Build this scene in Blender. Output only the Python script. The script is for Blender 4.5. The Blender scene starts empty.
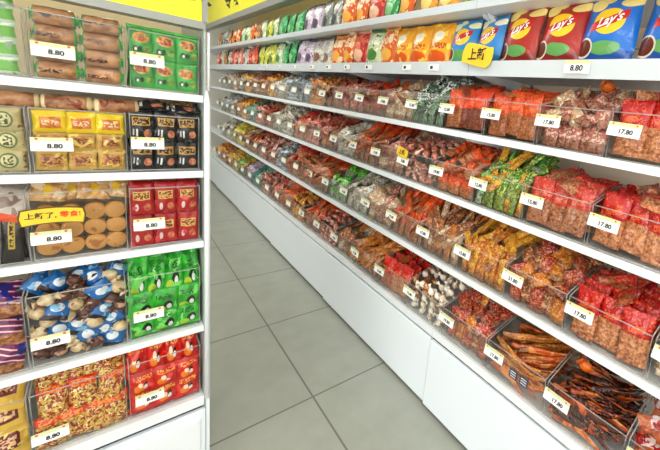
import bpy, bmesh, math, random
from mathutils import Vector, Matrix, Euler, noise as mnoise

sc = bpy.context.scene
R = math.radians
# ------------------------------------------------------------------ camera
cd = bpy.data.cameras.new('camera'); cam = bpy.data.objects.new('camera', cd)
sc.collection.objects.link(cam); sc.camera = cam
cam.matrix_world = Matrix(((0.72321896, 0.03963868, -0.68948032, 0.0),
                           (-0.6791709, 0.2218453, -0.69965103, 0.0),
                           (0.12522472, 0.97427585, 0.18736416, 1.3),
                           (0, 0, 0, 1)))
cd.sensor_width = 36.0; cd.sensor_fit = 'HORIZONTAL'
cd.lens = 350.55 / 660 * 36
cd.shift_x = (330 - 442.3) / 660
cd.shift_y = (177.15 - 225) / 660
cd.clip_start = 0.02
# ------------------------------------------------------------------ light
w = bpy.data.worlds.new('World'); sc.world = w; w.use_nodes = True
w.node_tree.nodes['Background'].inputs[0].default_value = (1, 1, 1, 1)
w.node_tree.nodes['Background'].inputs[1].default_value = 0.3
sc.view_settings.view_transform = 'Standard'; sc.view_settings.look = 'None'
sc.view_settings.gamma = 1; sc.view_settings.use_curve_mapping = False
sc.view_settings.exposure = -0.74
sc.cycles.transparent_max_bounces = 24
CEIL = 2.95
LAMPS = [  # x, y, size x, size y, watts
    (0.15, 0.3, 0.3, 2.2, 19), (0.15, 3.6, 0.3, 2.6, 44), (-1.6, -0.9, 0.3, 2.2, 26), (-1.6, 3.6, 0.3, 2.4, 12),
    (-0.2, -1.7, 1.6, 0.3, 26)]
for i, (x, y, sx, sy, e) in enumerate(LAMPS):
    ld = bpy.data.lights.new('ceiling_light', 'AREA'); ld.shape = 'RECTANGLE'; ld.size = sx; ld.size_y = sy
    ld.energy = e; ld.color = (1.0, 0.985, 0.95)
    lo = bpy.data.objects.new('ceiling_light_glow', ld); lo.location = (x, y, CEIL - 0.075); sc.collection.objects.link(lo)

FILL_PANELS = [('near', 0, -0.9, -2.57, 3.6, 14), ("left", 90, -3.57, -0.3, 3.6, 85)]   # unseen glowing panels, added to brighten the shelves
for side, rz, x, y, wd, e in FILL_PANELS:
    ld = bpy.data.lights.new('daylight', 'AREA'); ld.shape = 'RECTANGLE'; ld.size = wd; ld.size_y = 1.9; ld.energy = e; ld.color = (1.0, 1.0, 1.0)
    lo = bpy.data.objects.new('window_daylight', ld); sc.collection.objects.link(lo)  # added fill light, one in front of each glowing panel
    lo.location = (x, y, 1.45); lo.rotation_euler = (R(90), 0, R(180) if side == 'near' else R(-90))

# ------------------------------------------------------------------ helpers
def link(o):
    sc.collection.objects.link(o); return o
def tag(o, label=None, cat=None, group=None, kind=None):
    if label: o['label'] = label
    if cat: o['category'] = cat
    if group: o['group'] = group
    if kind: o['kind'] = kind
    return o
def empty(name, loc=(0, 0, 0), rz=0):
    o = bpy.data.objects.new(name, None); o.location = loc; o.rotation_euler = (0, 0, rz); o.empty_display_size = 0.05
    return link(o)
class MB:
    """collects shapes into one mesh"""
    def __init__(s): s.v = []; s.f = []; s.mi = []; s.uv = []; s.sm = []
    def add(s, vs, fs, mi=0, uvs=None, smooth=False):
        o = len(s.v); s.v += [tuple(v) for v in vs]
        s.uv += list(uvs) if uvs else [(0.5, 0.5)] * len(vs)
        for f in fs: s.f.append([i + o for i in f]); s.mi.append(mi); s.sm.append(smooth)
        return s
    def box(s, x0, x1, y0, y1, z0, z1, mi=0):
        vs = [(x, y, z) for z in (z0, z1) for y in (y0, y1) for x in (x0, x1)]
        return s.add(vs, [(0, 2, 3, 1), (4, 5, 7, 6), (0, 1, 5, 4), (2, 6, 7, 3), (0, 4, 6, 2), (1, 3, 7, 5)], mi)
    def prism(s, poly, x0, x1, mi=0):
        """polygon given in (y, z), extruded along x"""
        n = len(poly); vs = [(x0, y, z) for y, z in poly] + [(x1, y, z) for y, z in poly]
        fs = [tuple(range(n))[::-1], tuple(range(n, 2 * n))] + [(i, (i + 1) % n, n + (i + 1) % n, n + i) for i in range(n)]
        return s.add(vs, fs, mi)
    def tube(s, pts, r, n=8, mi=0):
        ring = []
        for i, p in enumerate(pts):
            p = Vector(p); a = Vector(pts[max(0, i - 1)]); b = Vector(pts[min(len(pts) - 1, i + 1)])
            t = (b - a).normalized(); u = t.cross(Vector((0.3, 0.2, 1))).normalized(); v = t.cross(u)
            rr = r[i] if isinstance(r, (list, tuple)) else r
            ring.append([p + (u * math.cos(2 * math.pi * k / n) + v * math.sin(2 * math.pi * k / n)) * rr for k in range(n)])
        vs = [q for g in ring for q in g]; fs = []
        for i in range(len(pts) - 1):
            for k in range(n): fs.append((i * n + k, i * n + (k + 1) % n, (i + 1) * n + (k + 1) % n, (i + 1) * n + k))
        fs += [tuple(range(n))[::-1], tuple(range((len(pts) - 1) * n, len(pts) * n))]
        return s.add(vs, fs, mi, smooth=True)
    def merge(s, me, M, mi):
        uvl = me.uv_layers.active.data if me.uv_layers else None
        uv = [(0.5, 0.5)] * len(me.vertices)
        if uvl:
            for lp in me.loops: uv[lp.vertex_index] = tuple(uvl[lp.index].uv)
        return s.add([M @ v.co for v in me.vertices], [tuple(p.vertices) for p in me.polygons], mi, uv, True)
    def mesh(s, name, mats):
        me = bpy.data.meshes.new(name); me.from_pydata(s.v, [], s.f)
        for m in (mats if isinstance(mats, (list, tuple)) else [mats]): me.materials.append(m)
        me.polygons.foreach_set('material_index', s.mi); me.polygons.foreach_set('use_smooth', s.sm)
        ul = me.uv_layers.new(name='UVMap')
        flat = []
        for lp in me.loops: flat += s.uv[lp.vertex_index]
        ul.data.foreach_set('uv', flat)
        me.update(); return me
    def build(s, name, mats, parent=None):
        o = link(bpy.data.objects.new(name, s.mesh(name, mats)))
        if parent: o.parent = parent
        return o
def bevel(o, wd=0.003, seg=2):
    m = o.modifiers.new('bevel', 'BEVEL'); m.width = wd; m.segments = seg; m.limit_method = 'ANGLE'; return o

# ------------------------------------------------------------------ materials
def c4(c): return (c[0], c[1], c[2], 1)
def srgb(r, g, b):
    f = lambda x: (x / 255 / 12.92) if x / 255 <= 0.04045 else ((x / 255 + 0.055) / 1.055) ** 2.4
    return (f(r), f(g), f(b))
PLAIN = srgb
DEEP = 1.28   # printed films are deep in colour
def dye(r, g, b): return tuple(x ** DEEP for x in PLAIN(r, g, b))
class NM:
    def __init__(s, name, rough=0.5, spec=0.5, coat=0.0, metal=0.0):
        s.m = bpy.data.materials.new(name); s.m.use_nodes = True; s.t = s.m.node_tree; s.n = s.t.nodes; s.l = s.t.links
        s.b = s.n['Principled BSDF']; s.b.inputs['Roughness'].default_value = rough
        s.b.inputs['Specular IOR Level'].default_value = spec; s.b.inputs['Coat Weight'].default_value = coat
        s.b.inputs['Coat Roughness'].default_value = 0.06; s.b.inputs['Metallic'].default_value = metal
        s.tc = s.n.new('ShaderNodeTexCoord'); s.cur = None; s._uv = None
    def put(s, sock, v):
        if hasattr(v, 'links') or hasattr(v, 'is_linked'): s.l.new(v, sock)
        elif isinstance(v, tuple): sock.default_value = c4(v) if len(sock.default_value) == 4 else v
        else: sock.default_value = v
    def math(s, op, a, b=0.0, c=None):
        n = s.n.new('ShaderNodeMath'); n.operation = op; s.put(n.inputs[0], a); s.put(n.inputs[1], b)
        if c is not None: s.put(n.inputs[2], c)
        return n.outputs[0]
    def noise(s, scale, detail=2, out=0, coord='Object', rough=0.5, off=None, dist=0.0):
        n = s.n.new('ShaderNodeTexNoise'); n.inputs['Scale'].default_value = scale; n.inputs['Detail'].default_value = detail
        n.inputs['Roughness'].default_value = rough; n.inputs['Distortion'].default_value = dist
        s.l.new(s.vec(coord), n.inputs['Vector']); return n.outputs[out]
    def vec(s, coord='Object'):
        if coord == 'Object':      # every copy of a packet shows its own piece of the pattern
            if not hasattr(s, '_ov'):
                oi = s.n.new('ShaderNodeObjectInfo'); a = s.n.new('ShaderNodeVectorMath'); a.operation = 'ADD'
                mu = s.n.new('ShaderNodeMath'); mu.operation = 'MULTIPLY'; mu.inputs[1].default_value = 7.0
                s.l.new(oi.outputs['Random'], mu.inputs[0]); s.l.new(s.tc.outputs['Object'], a.inputs[0]); s.l.new(mu.outputs[0], a.inputs[1])
                s._ov = a.outputs[0]
            return s._ov
        return s.tc.outputs[coord]
    def ramp(s, fac, stops, mode='LINEAR'):
        n = s.n.new('ShaderNodeValToRGB'); n.color_ramp.interpolation = mode; e = n.color_ramp.elements
        while len(e) < len(stops): e.new(0.5)
        for k, (p, c) in enumerate(stops): e[k].position = p; e[k].color = c4(c)
        s.l.new(fac, n.inputs[0]); return n.outputs[0]
    def mix(s, fac, a, b):
        n = s.n.new('ShaderNodeMix'); n.data_type = 'RGBA'; s.put(n.inputs[0], fac)
        for k, v in ((6, a), (7, b)): s.put(n.inputs[k], v)
        return n.outputs[2]
    def uv(s):
        if s._uv is None:
            x = s.n.new('ShaderNodeSeparateXYZ'); s.l.new(s.tc.outputs['UV'], x.inputs[0]); s._uv = (x.outputs[0], x.outputs[1])
        return s._uv
    def ell(s, cx, cy, rx, ry, wob=0.0):
        u, v = s.uv()
        if wob: v = s.math('ADD', v, s.math('MULTIPLY', s.math('SUBTRACT', s.noise(60), 0.5), wob))
        a = s.math('DIVIDE', s.math('SUBTRACT', u, cx), rx); b = s.math('DIVIDE', s.math('SUBTRACT', v, cy), ry)
        return s.math('LESS_THAN', s.math('ADD', s.math('MULTIPLY', a, a), s.math('MULTIPLY', b, b)), 1.0)
    def rect(s, cx, cy, rx, ry, tilt=0.0):
        u, v = s.uv()
        if tilt: v = s.math('SUBTRACT', v, s.math('MULTIPLY', s.math('SUBTRACT', u, cx), tilt))
        a = s.math('LESS_THAN', s.math('ABSOLUTE', s.math('SUBTRACT', u, cx)), rx)
        b = s.math('LESS_THAN', s.math('ABSOLUTE', s.math('SUBTRACT', v, cy)), ry)
        return s.math('MULTIPLY', a, b)
    def above(s, v0, wob=0.06):
        u, v = s.uv()
        return s.math('GREATER_THAN', s.math('ADD', v, s.math('MULTIPLY', s.math('SUBTRACT', s.noise(45), 0.5), wob)), v0)
    def done(s, col, bump=0.0, bscale=60):
        s.put(s.b.inputs['Base Color'], col)
        if bump:
            bn = s.n.new('ShaderNodeBump'); bn.inputs['Strength'].default_value = bump; bn.inputs['Distance'].default_value = 0.004
            s.l.new(s.noise(bscale, 2, dist=0.6), bn.inputs['Height']); s.l.new(bn.outputs[0], s.b.inputs['Normal'])
            s.l.new(bn.outputs[0], s.b.inputs['Coat Normal'])
        return s.m
def flat(name, c, rough=0.5, spec=0.5, metal=0.0, coat=0.0):
    m = NM(name, rough, spec, coat, metal); return m.done(c)

def mat_tiles():
    m = NM('floor_tiles', 0.32, 0.35)
    x = m.n.new('ShaderNodeSeparateXYZ'); m.l.new(m.tc.outputs['Object'], x.inputs[0])
    def line(ax, off):
        f = m.math('FRACT', m.math('DIVIDE', m.math('SUBTRACT', x.outputs[ax], off - 6.05), 0.605))
        d = m.math('MINIMUM', f, m.math('SUBTRACT', 1.0, f)); return m.math('LESS_THAN', d, 0.0062)
    g = m.math('MAXIMUM', line(0, 0.613), line(1, 1.25))
    n1 = m.n.new('ShaderNodeTexNoise'); n1.inputs['Scale'].default_value = 9; n1.inputs['Detail'].default_value = 5
    m.l.new(m.tc.outputs['Object'], n1.inputs['Vector'])
    col = m.ramp(n1.outputs[0], [(0.3, srgb(156, 159, 148)), (0.7, srgb(166, 168, 158))])
    return m.done(m.mix(g, col, srgb(112, 114, 107)))
M = {}
M['tiles'] = mat_tiles()
M['white'] = flat('white_metal', srgb(236, 240, 243), 0.38)
M['panel'] = flat('white_base_panel', srgb(236, 243, 249), 0.3)
M['edge'] = flat('grey_shelf_edge', srgb(205, 211, 216), 0.35)
M['back'] = flat('back_panel', srgb(244, 224, 200), 0.55)
M['gap'] = flat('dark_gap', srgb(38, 40, 42), 0.7)
M['post'] = flat('grey_post', srgb(170, 178, 172), 0.4)
M['steel'] = flat('silver_frame', srgb(150, 152, 147), 0.35, metal=0.2)
M['wall'] = flat('wall_paint', srgb(225, 224, 216), 0.8)
M['ceil'] = flat('ceiling_paint', srgb(238, 238, 234), 0.8)
M['yellow'] = flat('yellow_sign', srgb(244, 236, 30), 0.35)
M['black'] = flat('black_print', srgb(28, 28, 30), 0.5)
M['cable'] = flat('black_cable', srgb(30, 30, 30), 0.5)
M['card'] = flat('price_card', srgb(248, 248, 244), 0.4)
M['strip'] = flat('price_card_band', srgb(216, 220, 158), 0.4)
M['dot'] = flat('price_card_dot', srgb(214, 60, 50), 0.4)
M['redtext'] = flat('orange_red_print', srgb(230, 70, 25), 0.4)
M['qr'] = flat('dark_blue_label', srgb(58, 62, 84), 0.4)
M['sticker'] = flat('yellow_sticker', srgb(250, 205, 50), 0.35)
M['stickeredge'] = flat('sticker_dark_rim', srgb(90, 66, 20), 0.4)
em = bpy.data.materials.new('lamp_diffuser'); em.use_nodes = True
em.node_tree.nodes['Principled BSDF'].inputs['Emission Color'].default_value = (1, 1, 0.97, 1)
em.node_tree.nodes['Principled BSDF'].inputs['Emission Strength'].default_value = 3.0
M['lamp'] = em
def mat_clear():
    m = bpy.data.materials.new('clear_acrylic'); m.use_nodes = True; t = m.node_tree; n = t.nodes; n.clear()
    o = n.new('ShaderNodeOutputMaterial'); mx = n.new('ShaderNodeMixShader'); tr = n.new('ShaderNodeBsdfTransparent'); gl = n.new('ShaderNodeBsdfGlossy')
    lw = n.new('ShaderNodeLayerWeight'); lw.inputs[0].default_value = 0.25
    mp = n.new('ShaderNodeMath'); mp.operation = 'MULTIPLY_ADD'; mp.inputs[1].default_value = 0.2; mp.inputs[2].default_value = 0.008
    tr.inputs[0].default_value = (0.985, 0.988, 0.985, 1); gl.inputs['Roughness'].default_value = 0.08
    t.links.new(lw.outputs['Fresnel'], mp.inputs[0]); t.links.new(mp.outputs[0], mx.inputs[0])
    t.links.new(tr.outputs[0], mx.inputs[1]); t.links.new(gl.outputs[0], mx.inputs[2]); t.links.new(mx.outputs[0], o.inputs[0])
    return m
M['clear'] = mat_clear()
M['joint'] = flat('board_joint', srgb(128, 116, 104), 0.6)
def mat_rim():
    m = bpy.data.materials.new('acrylic_edge'); m.use_nodes = True; t = m.node_tree; n = t.nodes
    b = n['Principled BSDF']; b.inputs['Base Color'].default_value = c4(srgb(205, 203, 198)); b.inputs['Roughness'].default_value = .2
    tr = n.new('ShaderNodeBsdfTransparent'); mx = n.new('ShaderNodeMixShader'); mx.inputs[0].default_value = .45
    t.links.new(tr.outputs[0], mx.inputs[1]); t.links.new(b.outputs[0], mx.inputs[2]); t.links.new(mx.outputs[0], n['Material Output'].inputs[0])
    return m
M['rim'] = mat_rim()

# snack packet film: printed top, food showing through clear film below
def film(key, top, fa, fb, acc=None, split=0.55, scale=125, amt=0.57, bump=1.0):
    m = NM('film_' + key, 0.26, 0.4, 0.6)
    food = m.ramp(m.noise(scale, 3, rough=0.6), [(0.36, dye(*fa)), (0.62, dye(*fb))])
    pr = dye(*top)
    if acc: pr = m.mix(m.math('GREATER_THAN', m.noise(scale * 1.1, 1, dist=0.5), amt), pr, dye(*acc))
    col = m.mix(m.above(split), food, pr)
    if acc: col = m.mix(m.math('MULTIPLY', m.rect(0.5, split + 0.12, 0.3, 0.055, 0.15), m.math('GREATER_THAN', m.noise(190, 0), 0.42)), col, dye(*acc))
    M[key] = m.done(col, bump, 85)
    return M[key]
film('red', (200, 24, 26), (166, 92, 60), (232, 172, 124), (240, 120, 60), 0.55, amt=0.63)
film('redfull', (208, 22, 24), (150, 60, 40), (214, 132, 80), (240, 130, 60), 0.42, amt=0.61)
film('pink', (198, 120, 104), (120, 70, 56), (196, 140, 112), (232, 206, 190), 0.4)
film('orange', (220, 84, 34), (132, 76, 48), (212, 140, 88), (240, 130, 50), 0.5)
film('vivid', (228, 78, 30), (110, 50, 34), (170, 92, 54), (245, 112, 44), 0.5, amt=0.62)
film('zebra', (232, 240, 232), (60, 84, 66), (150, 180, 150), (40, 62, 50), 0.35, amt=0.52)
film('tan', (214, 178, 140), (136, 96, 66), (214, 172, 128), (246, 232, 214), 0.24)
film('rosy', (206, 74, 62), (128, 70, 56), (214, 140, 116), (240, 190, 170), 0.24)
film('rust', (206, 70, 54), (140, 84, 58), (216, 156, 116), (232, 130, 100), 0.52, amt=0.62)
film('green', (98, 152, 60), (60, 98, 42), (172, 182, 92), (222, 220, 130), 0.45)
film('grass', (66, 178, 70), (84, 128, 70), (200, 206, 186), (190, 230, 120), 0.4)
film('whitered', (236, 222, 212), (150, 70, 54), (220, 150, 122), (206, 60, 46), 0.45, amt=0.54)
film('brown', (160, 100, 66), (92, 54, 38), (186, 126, 86), (226, 176, 130), 0.3)
film('brownred', (170, 62, 44), (96, 50, 40), (196, 128, 98), (222, 140, 96), 0.24)
film('gold', (222, 160, 52), (150, 90, 36), (226, 166, 82), (246, 206, 96), 0.24)
film('goldbrown', (206, 128, 56), (126, 76, 36), (206, 146, 84), (236, 176, 90), 0.24)
film('grey', (186, 180, 168), (112, 92, 74), (190, 176, 156), (226, 222, 214), 0.24)
film('whitish', (236, 236, 228), (150, 130, 110), (226, 220, 206), (180, 150, 120), 0.4)
film('cream', (240, 226, 206), (190, 150, 116), (244, 232, 212), (252, 246, 236), 0.3)
film('silver', (190, 200, 206), (96, 104, 112), (190, 196, 200), (232, 238, 242), 0.4)
film('teal', (64, 160, 142), (70, 110, 100), (150, 190, 176), (196, 226, 210), 0.4)
film('lavender', (186, 164, 190), (130, 110, 126), (206, 190, 200), (232, 220, 232), 0.4)
film('lemon', (230, 214, 70), (170, 140, 60), (230, 206, 110), (246, 240, 150), 0.4)
film('dark', (46, 34, 32), (30, 22, 22), (110, 60, 36), (196, 96, 40), 0.5, amt=0.6)
film('strip_orange', (222, 116, 48), (160, 74, 34), (226, 134, 70), (242, 170, 104), 0.2, scale=28)
film('strip_dark', (110, 50, 28), (34, 22, 20), (190, 92, 40), (226, 116, 46), 0.3, scale=26)
film('swirl', (226, 208, 204), (180, 90, 56), (226, 140, 84), (186, 40, 46), 0.45, scale=34, amt=0.52)

# printed packs of the left rack and the crisps bags
def printed(key, base, layers, mott=None, bump=0.6, rough=0.32, coat=0.4):
    m = NM('print_' + key, rough, 0.4, coat)
    col = dye(*base)
    if mott: col = m.ramp(m.noise(mott[2], 3), [(0.35, dye(*mott[0])), (0.65, dye(*mott[1]))])
    for L in layers:
        k, c = L[0], L[-1]
        if k == 'ell': f = m.ell(*L[1:-1])
        elif k == 'rect': f = m.rect(*L[1:-1])
        elif k == 'text': f = m.math('MULTIPLY', m.rect(*L[1:5]), m.math('GREATER_THAN', m.noise(L[5], 0), 0.48))
        elif k == 'speck': f = m.math('GREATER_THAN', m.noise(L[1], 1, dist=0.4), L[2])
        elif k == 'top': f = m.above(L[1])
        elif k == 'bot': f = m.math('SUBTRACT', 1.0, m.above(L[1]))
        if k == 'spin':
            u, v = m.uv(); f = m.math('GREATER_THAN', m.math('SINE', m.math('ADD', m.math('MULTIPLY', u, L[1]), m.math('MULTIPLY', v, L[2]))), L[3])
        if len(c) == 2:    # two-tone food print
            cc = m.ramp(m.noise(120, 3), [(0.4, dye(*c[0])), (0.6, dye(*c[1]))])
        else: cc = dye(*c)
        col = m.mix(f, col, cc)
    M[key] = m.done(col, bump); return M[key]
printed('pk_whitegreen', (222, 232, 218), [('rect', .75, .5, .3, .3, (134, 196, 90)), ('speck', 40, .6, (170, 190, 170)), ('text', .45, .5, .25, .12, 260, (70, 110, 80))])
printed('wafer', (164, 104, 66), [('top', .9, (60, 190, 80)), ('bot', .1, (60, 170, 74)), ('text', .5, .3, .12, .3, 240, (70, 34, 20)), ('speck', 70, .64, (205, 160, 120))], mott=((158, 112, 74), (200, 156, 112), 60))
printed('wafer_top', (190, 140, 96), [('top', .86, (236, 216, 176)), ('bot', .14, (236, 216, 176)), ('speck', 50, .62, (150, 74, 40))], mott=((150, 98, 64), (212, 166, 124), 40))
printed('pk_green', (56, 172, 60), [('ell', .5, .62, .36, .17, (226, 176, 90)), ('text', .5, .62, .3, .11, 200, (176, 60, 36)), ('ell', .25, .27, .1, .09, (24, 44, 26)), ('ell', .46, .27, .09, .09, (24, 44, 26)), ('ell', .28, .25, .05, .05, (236, 240, 230)), ('ell', .75, .28, .15, .12, ((170, 196, 80), (90, 120, 40))), ('top', .92, (130, 214, 120))], mott=((40, 150, 50), (76, 192, 76), 30))
printed('pk_emblem', (206, 194, 150), [('ell', .5, .5, .3, .34, (120, 140, 92)), ('ell', .5, .5, .23, .27, (222, 212, 170)), ('text', .5, .5, .14, .2, 200, (90, 110, 70)), ('speck', 60, .66, (150, 120, 86))])
printed('pk_yellow', (240, 212, 40), [('rect', .52, .45, .33, .26, ((206, 116, 50), (232, 160, 84))), ('text', .52, .45, .26, .12, 220, (246, 222, 190)), ('speck', 60, .66, (250, 236, 120))])
printed('pk_beige', (214, 184, 110), [('rect', .5, .5, .38, .3, ((186, 128, 70), (222, 170, 100))), ('text', .5, .5, .3, .16, 220, (130, 70, 36)), ('speck', 60, .64, (240, 214, 130))])
printed('pk_black', (34, 30, 34), [('rect', .5, .66, .4, .14, (206, 164, 86)), ('text', .5, .66, .36, .1, 210, (60, 36, 24)), ('rect', .3, .28, .04, .12, .0, (232, 232, 232)), ('rect', .15, .3, .03, .1, .0, (200, 200, 206)), ('ell', .74, .27, .17, .13, ((190, 110, 80), (226, 166, 130))), ('speck', 34, .67, (120, 116, 122))])
printed('pk_red', (188, 26, 36), [('rect', .5, .62, .36, .13, (226, 190, 110)), ('text', .5, .62, .32, .1, 210, (150, 70, 40)), ('ell', .28, .25, .08, .12, (232, 214, 210)), ('ell', .72, .25, .16, .12, ((190, 90, 70), (226, 150, 110))), ('speck', 34, .68, (224, 90, 90))])
printed('pk_clearwhite', (222, 212, 204), [('speck', 40, .55, (170, 150, 140)), ('bot', .2, (236, 104, 40))])
printed('pk_chocolate', (52, 40, 42), [('rect', .5, .62, .16, .3, (206, 180, 80)), ('text', .5, .62, .1, .26, 220, (60, 40, 30)), ('top', .88, (238, 110, 40))])
printed('biscuit_wrap', (226, 190, 140), [('speck', 50, .58, (240, 220, 190)), ('ell', .5, .5, .12, .3, (236, 200, 60))], mott=((206, 156, 100), (232, 196, 146), 70))
printed('biscuit', (214, 166, 104), [('speck', 60, .64, (188, 130, 76))], bump=0.3, rough=0.6, coat=0.0)
printed('pk_purple', (120, 40, 110), [('spin', 8, 40, .25, (214, 60, 70)), ('spin', 8, 40, .8, (236, 226, 236)), ('speck', 30, .6, (60, 60, 160)), ('bot', .3, ((150, 90, 50), (206, 150, 100)))])
printed('ball_cream', (226, 200, 160), [('speck', 60, .64, (150, 100, 76))], mott=((204, 172, 130), (240, 224, 190), 50))
printed('ball_brown', (110, 66, 50), [('speck', 60, .58, (206, 170, 146))])
printed('pk_blue', (44, 126, 190), [('ell', .5, .55, .28, .2, (236, 240, 244)), ('speck', 50, .62, (150, 200, 232)), ('bot', .2, (60, 40, 50))])
printed('pk_grass', (58, 186, 62), [('ell', .62, .36, .2, .17, (26, 32, 30)), ('ell', .66, .3, .1, .11, (238, 240, 236)), ('ell', .34, .2, .2, .12, (190, 214, 60)), ('speck', 30, .64, (140, 226, 120)), ('text', .45, .7, .3, .1, 200, (30, 120, 44))], mott=((36, 150, 48), (84, 206, 74), 34))
printed('pk_mesh', (222, 186, 96), [('speck', 130, .5, (178, 60, 44)), ('speck', 170, .6, (240, 232, 170)), ('top', .76, (224, 78, 34)), ('text', .5, .85, .4, .08, 200, (244, 160, 60))])
printed('pk_maroon', (232, 196, 96), [('rect', .6, .6, .26, .2, (130, 40, 40)), ('text', .6, .6, .2, .12, 200, (232, 190, 150)), ('speck', 40, .66, (246, 222, 150))])
printed('pk_redman', (214, 28, 28), [('ell', .36, .36, .2, .16, (244, 150, 40)), ('ell', .4, .52, .1, .1, (250, 226, 200)), ('ell', .62, .5, .08, .09, (40, 24, 30)), ('ell', .6, .42, .09, .08, (240, 236, 226)), ('text', .5, .76, .34, .08, 200, (250, 180, 60)), ('speck', 30, .66, (240, 90, 70))], mott=((190, 18, 24), (230, 44, 34), 34))

def crisps(key, base, dark, cs=(244, 222, 150), herb=(120, 176, 110), bowl=(120, 52, 34)):
    printed(key, base, [('bot', .2, dark), ('ell', .2, .84, .17, .1, cs), ('ell', .36, .93, .12, .07, cs), ('ell', .82, .86, .2, .08, cs), ('ell', .5, .24, .3, .09, .02, herb),
        ('ell', .1, .24, .18, .14, (226, 214, 200)), ('ell', .1, .24, .15, .115, bowl),
        ('ell', .5, .6, .3, .18, (246, 206, 50)), ('rect', .5, .6, .34, .062, .28, (206, 30, 34))], bump=0.22)
crisps('crisps_blue', (42, 128, 206), (34, 98, 170))
crisps('crisps_brown', (180, 50, 34), (150, 38, 30))
crisps('crisps_lightblue', (60, 150, 206), (90, 176, 130), cs=(236, 236, 200))
crisps('crisps_whiteblue', (70, 150, 210), (60, 130, 170), cs=(246, 240, 220), bowl=(110, 170, 80))
crisps('crisps_yellow', (240, 186, 30), (220, 150, 30), cs=(252, 232, 120), herb=(230, 120, 40), bowl=(250, 240, 220))
def bagmat(key, base, acc, c3):
    printed(key, base, [('speck', 24, .56, c3), ('ell', .5, .3, .34, .16, .12, acc), ('speck', 50, .66, acc), ('text', .5, .68, .4, .12, 70, c3), ('top', .93, acc)], bump=0.5)
printed('bag_cheese', (240, 178, 34), [('ell', .5, .2, .4, .14, (226, 110, 30)), ('speck', 22, .62, (250, 214, 90)), ('ell', .5, .68, .22, .12, .05, (244, 238, 220)), ('text', .5, .45, .36, .07, 110, (190, 90, 30))], bump=.3)
bagmat('bag_orange', (222, 112, 36), (246, 190, 90), (250, 224, 190))
bagmat('bag_red', (196, 34, 34), (240, 200, 170), (232, 120, 90))
bagmat('bag_greenwhite', (206, 216, 180), (90, 150, 70), (240, 240, 220))
bagmat('bag_green', (46, 158, 92), (150, 210, 150), (120, 200, 150))
bagmat('bag_white', (226, 222, 208), (150, 110, 90), (190, 190, 190))
bagmat('bag_lavender', (206, 190, 206), (110, 90, 120), (236, 230, 236))
bagmat('bag_yellowgreen', (206, 208, 70), (110, 150, 60), (240, 236, 160))
bagmat('bag_pink', (222, 120, 104), (240, 222, 210), (240, 190, 170))
bagmat('bag_brown', (170, 112, 70), (226, 190, 140), (210, 170, 120))
bagmat('bag_grey', (150, 156, 150), (60, 80, 86), (206, 206, 200))
bagmat('bag_gold', (226, 170, 70), (246, 226, 150), (190, 110, 50))

# ------------------------------------------------------------------ packet shapes (front faces -y, height along z, centred)
def pillow(wd, h, t, seed, nu=9, nv=12, crump=0.25, seal=0.09, belly=2.2):
    mb = MB(); off = Vector((seed * 3.7, seed * 1.9, seed * 5.3))
    def prof(u, v):
        a = max(0.0, 1 - abs(2 * u - 1) ** belly) ** 0.6
        vv = (v - seal) / (1 - 2 * seal)
        b = max(0.0, 1 - abs(2 * vv - 1) ** 3) ** 0.7 if 0 < vv < 1 else 0
        return a * b
    for sgn in (-1, 1):
        vs, uvs = [], []
        for j in range(nv + 1):
            for i in range(nu + 1):
                u, v = i / nu, j / nv; p = prof(u, v)
                c = mnoise.noise(Vector((u * 3.4, v * 3.4, sgn)) + off) * crump * t
                ed = mnoise.noise(Vector((v * 2.5, sgn * 0.0, 7)) + off) * wd * 0.05
                x = (u - .5) * wd * (1 - 0.10 * p * abs(2 * u - 1)) * (1 - 0.05 * prof(.5, v)) + ed * (2 * u - 1)
                y = sgn * (p * t / 2 + 0.0006) + c * (0.35 + 0.65 * p)
                z = (v - .5) * h + mnoise.noise(Vector((u * 2.5, 3, 9)) + off) * h * 0.02
                vs.append((x, y, z)); uvs.append((u if sgn < 0 else 1 - u, v))
        fs = []
        for j in range(nv):
            for i in range(nu):
                a = j * (nu + 1) + i; q = (a, a + 1, a + nu + 2, a + nu + 1)
                fs.append(q if sgn < 0 else q[::-1])
        mb.add(vs, fs, 0, uvs, True)
    # close the rim
    n = (nu + 1) * (nv + 1); loop = list(range(nu + 1)) + [j * (nu + 1) + nu for j in range(1, nv + 1)] + [nv * (nu + 1) + i for i in range(nu - 1, -1, -1)] + [j * (nu + 1) for j in range(nv - 1, 0, -1)]
    for k in range(len(loop)):
        a, b = loop[k], loop[(k + 1) % len(loop)]; mb.f.append([b, a, a + n, b + n]); mb.mi.append(0); mb.sm.append(True)
    return mb
def twist(r, seed, tail=1.0):
    """sweet in a wrapper: round body with a crimped fan at both ends, lying along x"""
    mb = MB(); rng = random.Random(seed); n = 12
    st = [(-2.1, .75), (-1.75, .55), (-1.2, .2), (-.95, .42), (-.6, .85), (0, 1.0), (.6, .85), (.95, .42), (1.2, .2), (1.75, .55), (2.1, .75)]
    vs, uvs = [], []
    for q, (x, rr) in enumerate(st):
        fan = abs(x) > 1.3
        for k in range(n):
            a = 2 * math.pi * k / n; ra = r * rr * (1 + rng.uniform(-.08, .08))
            fy = 0.35 if fan else 0.9
            xx = x * (1 if abs(x) < 1.1 else tail)
            vs.append((xx * r, math.cos(a) * ra * fy + (0.12 * r * (k % 2) if fan else 0), math.sin(a) * ra)); uvs.append((q / 10, k / n if k <= n / 2 else 1 - k / n))
    fs = [(i * n + k, i * n + (k + 1) % n, (i + 1) * n + (k + 1) % n, (i + 1) * n + k) for i in range(len(st) - 1) for k in range(n)]
    fs += [tuple(range(n))[::-1], tuple(range((len(st) - 1) * n, len(st) * n))]
    return mb.add(vs, fs, 0, uvs, True)
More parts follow.
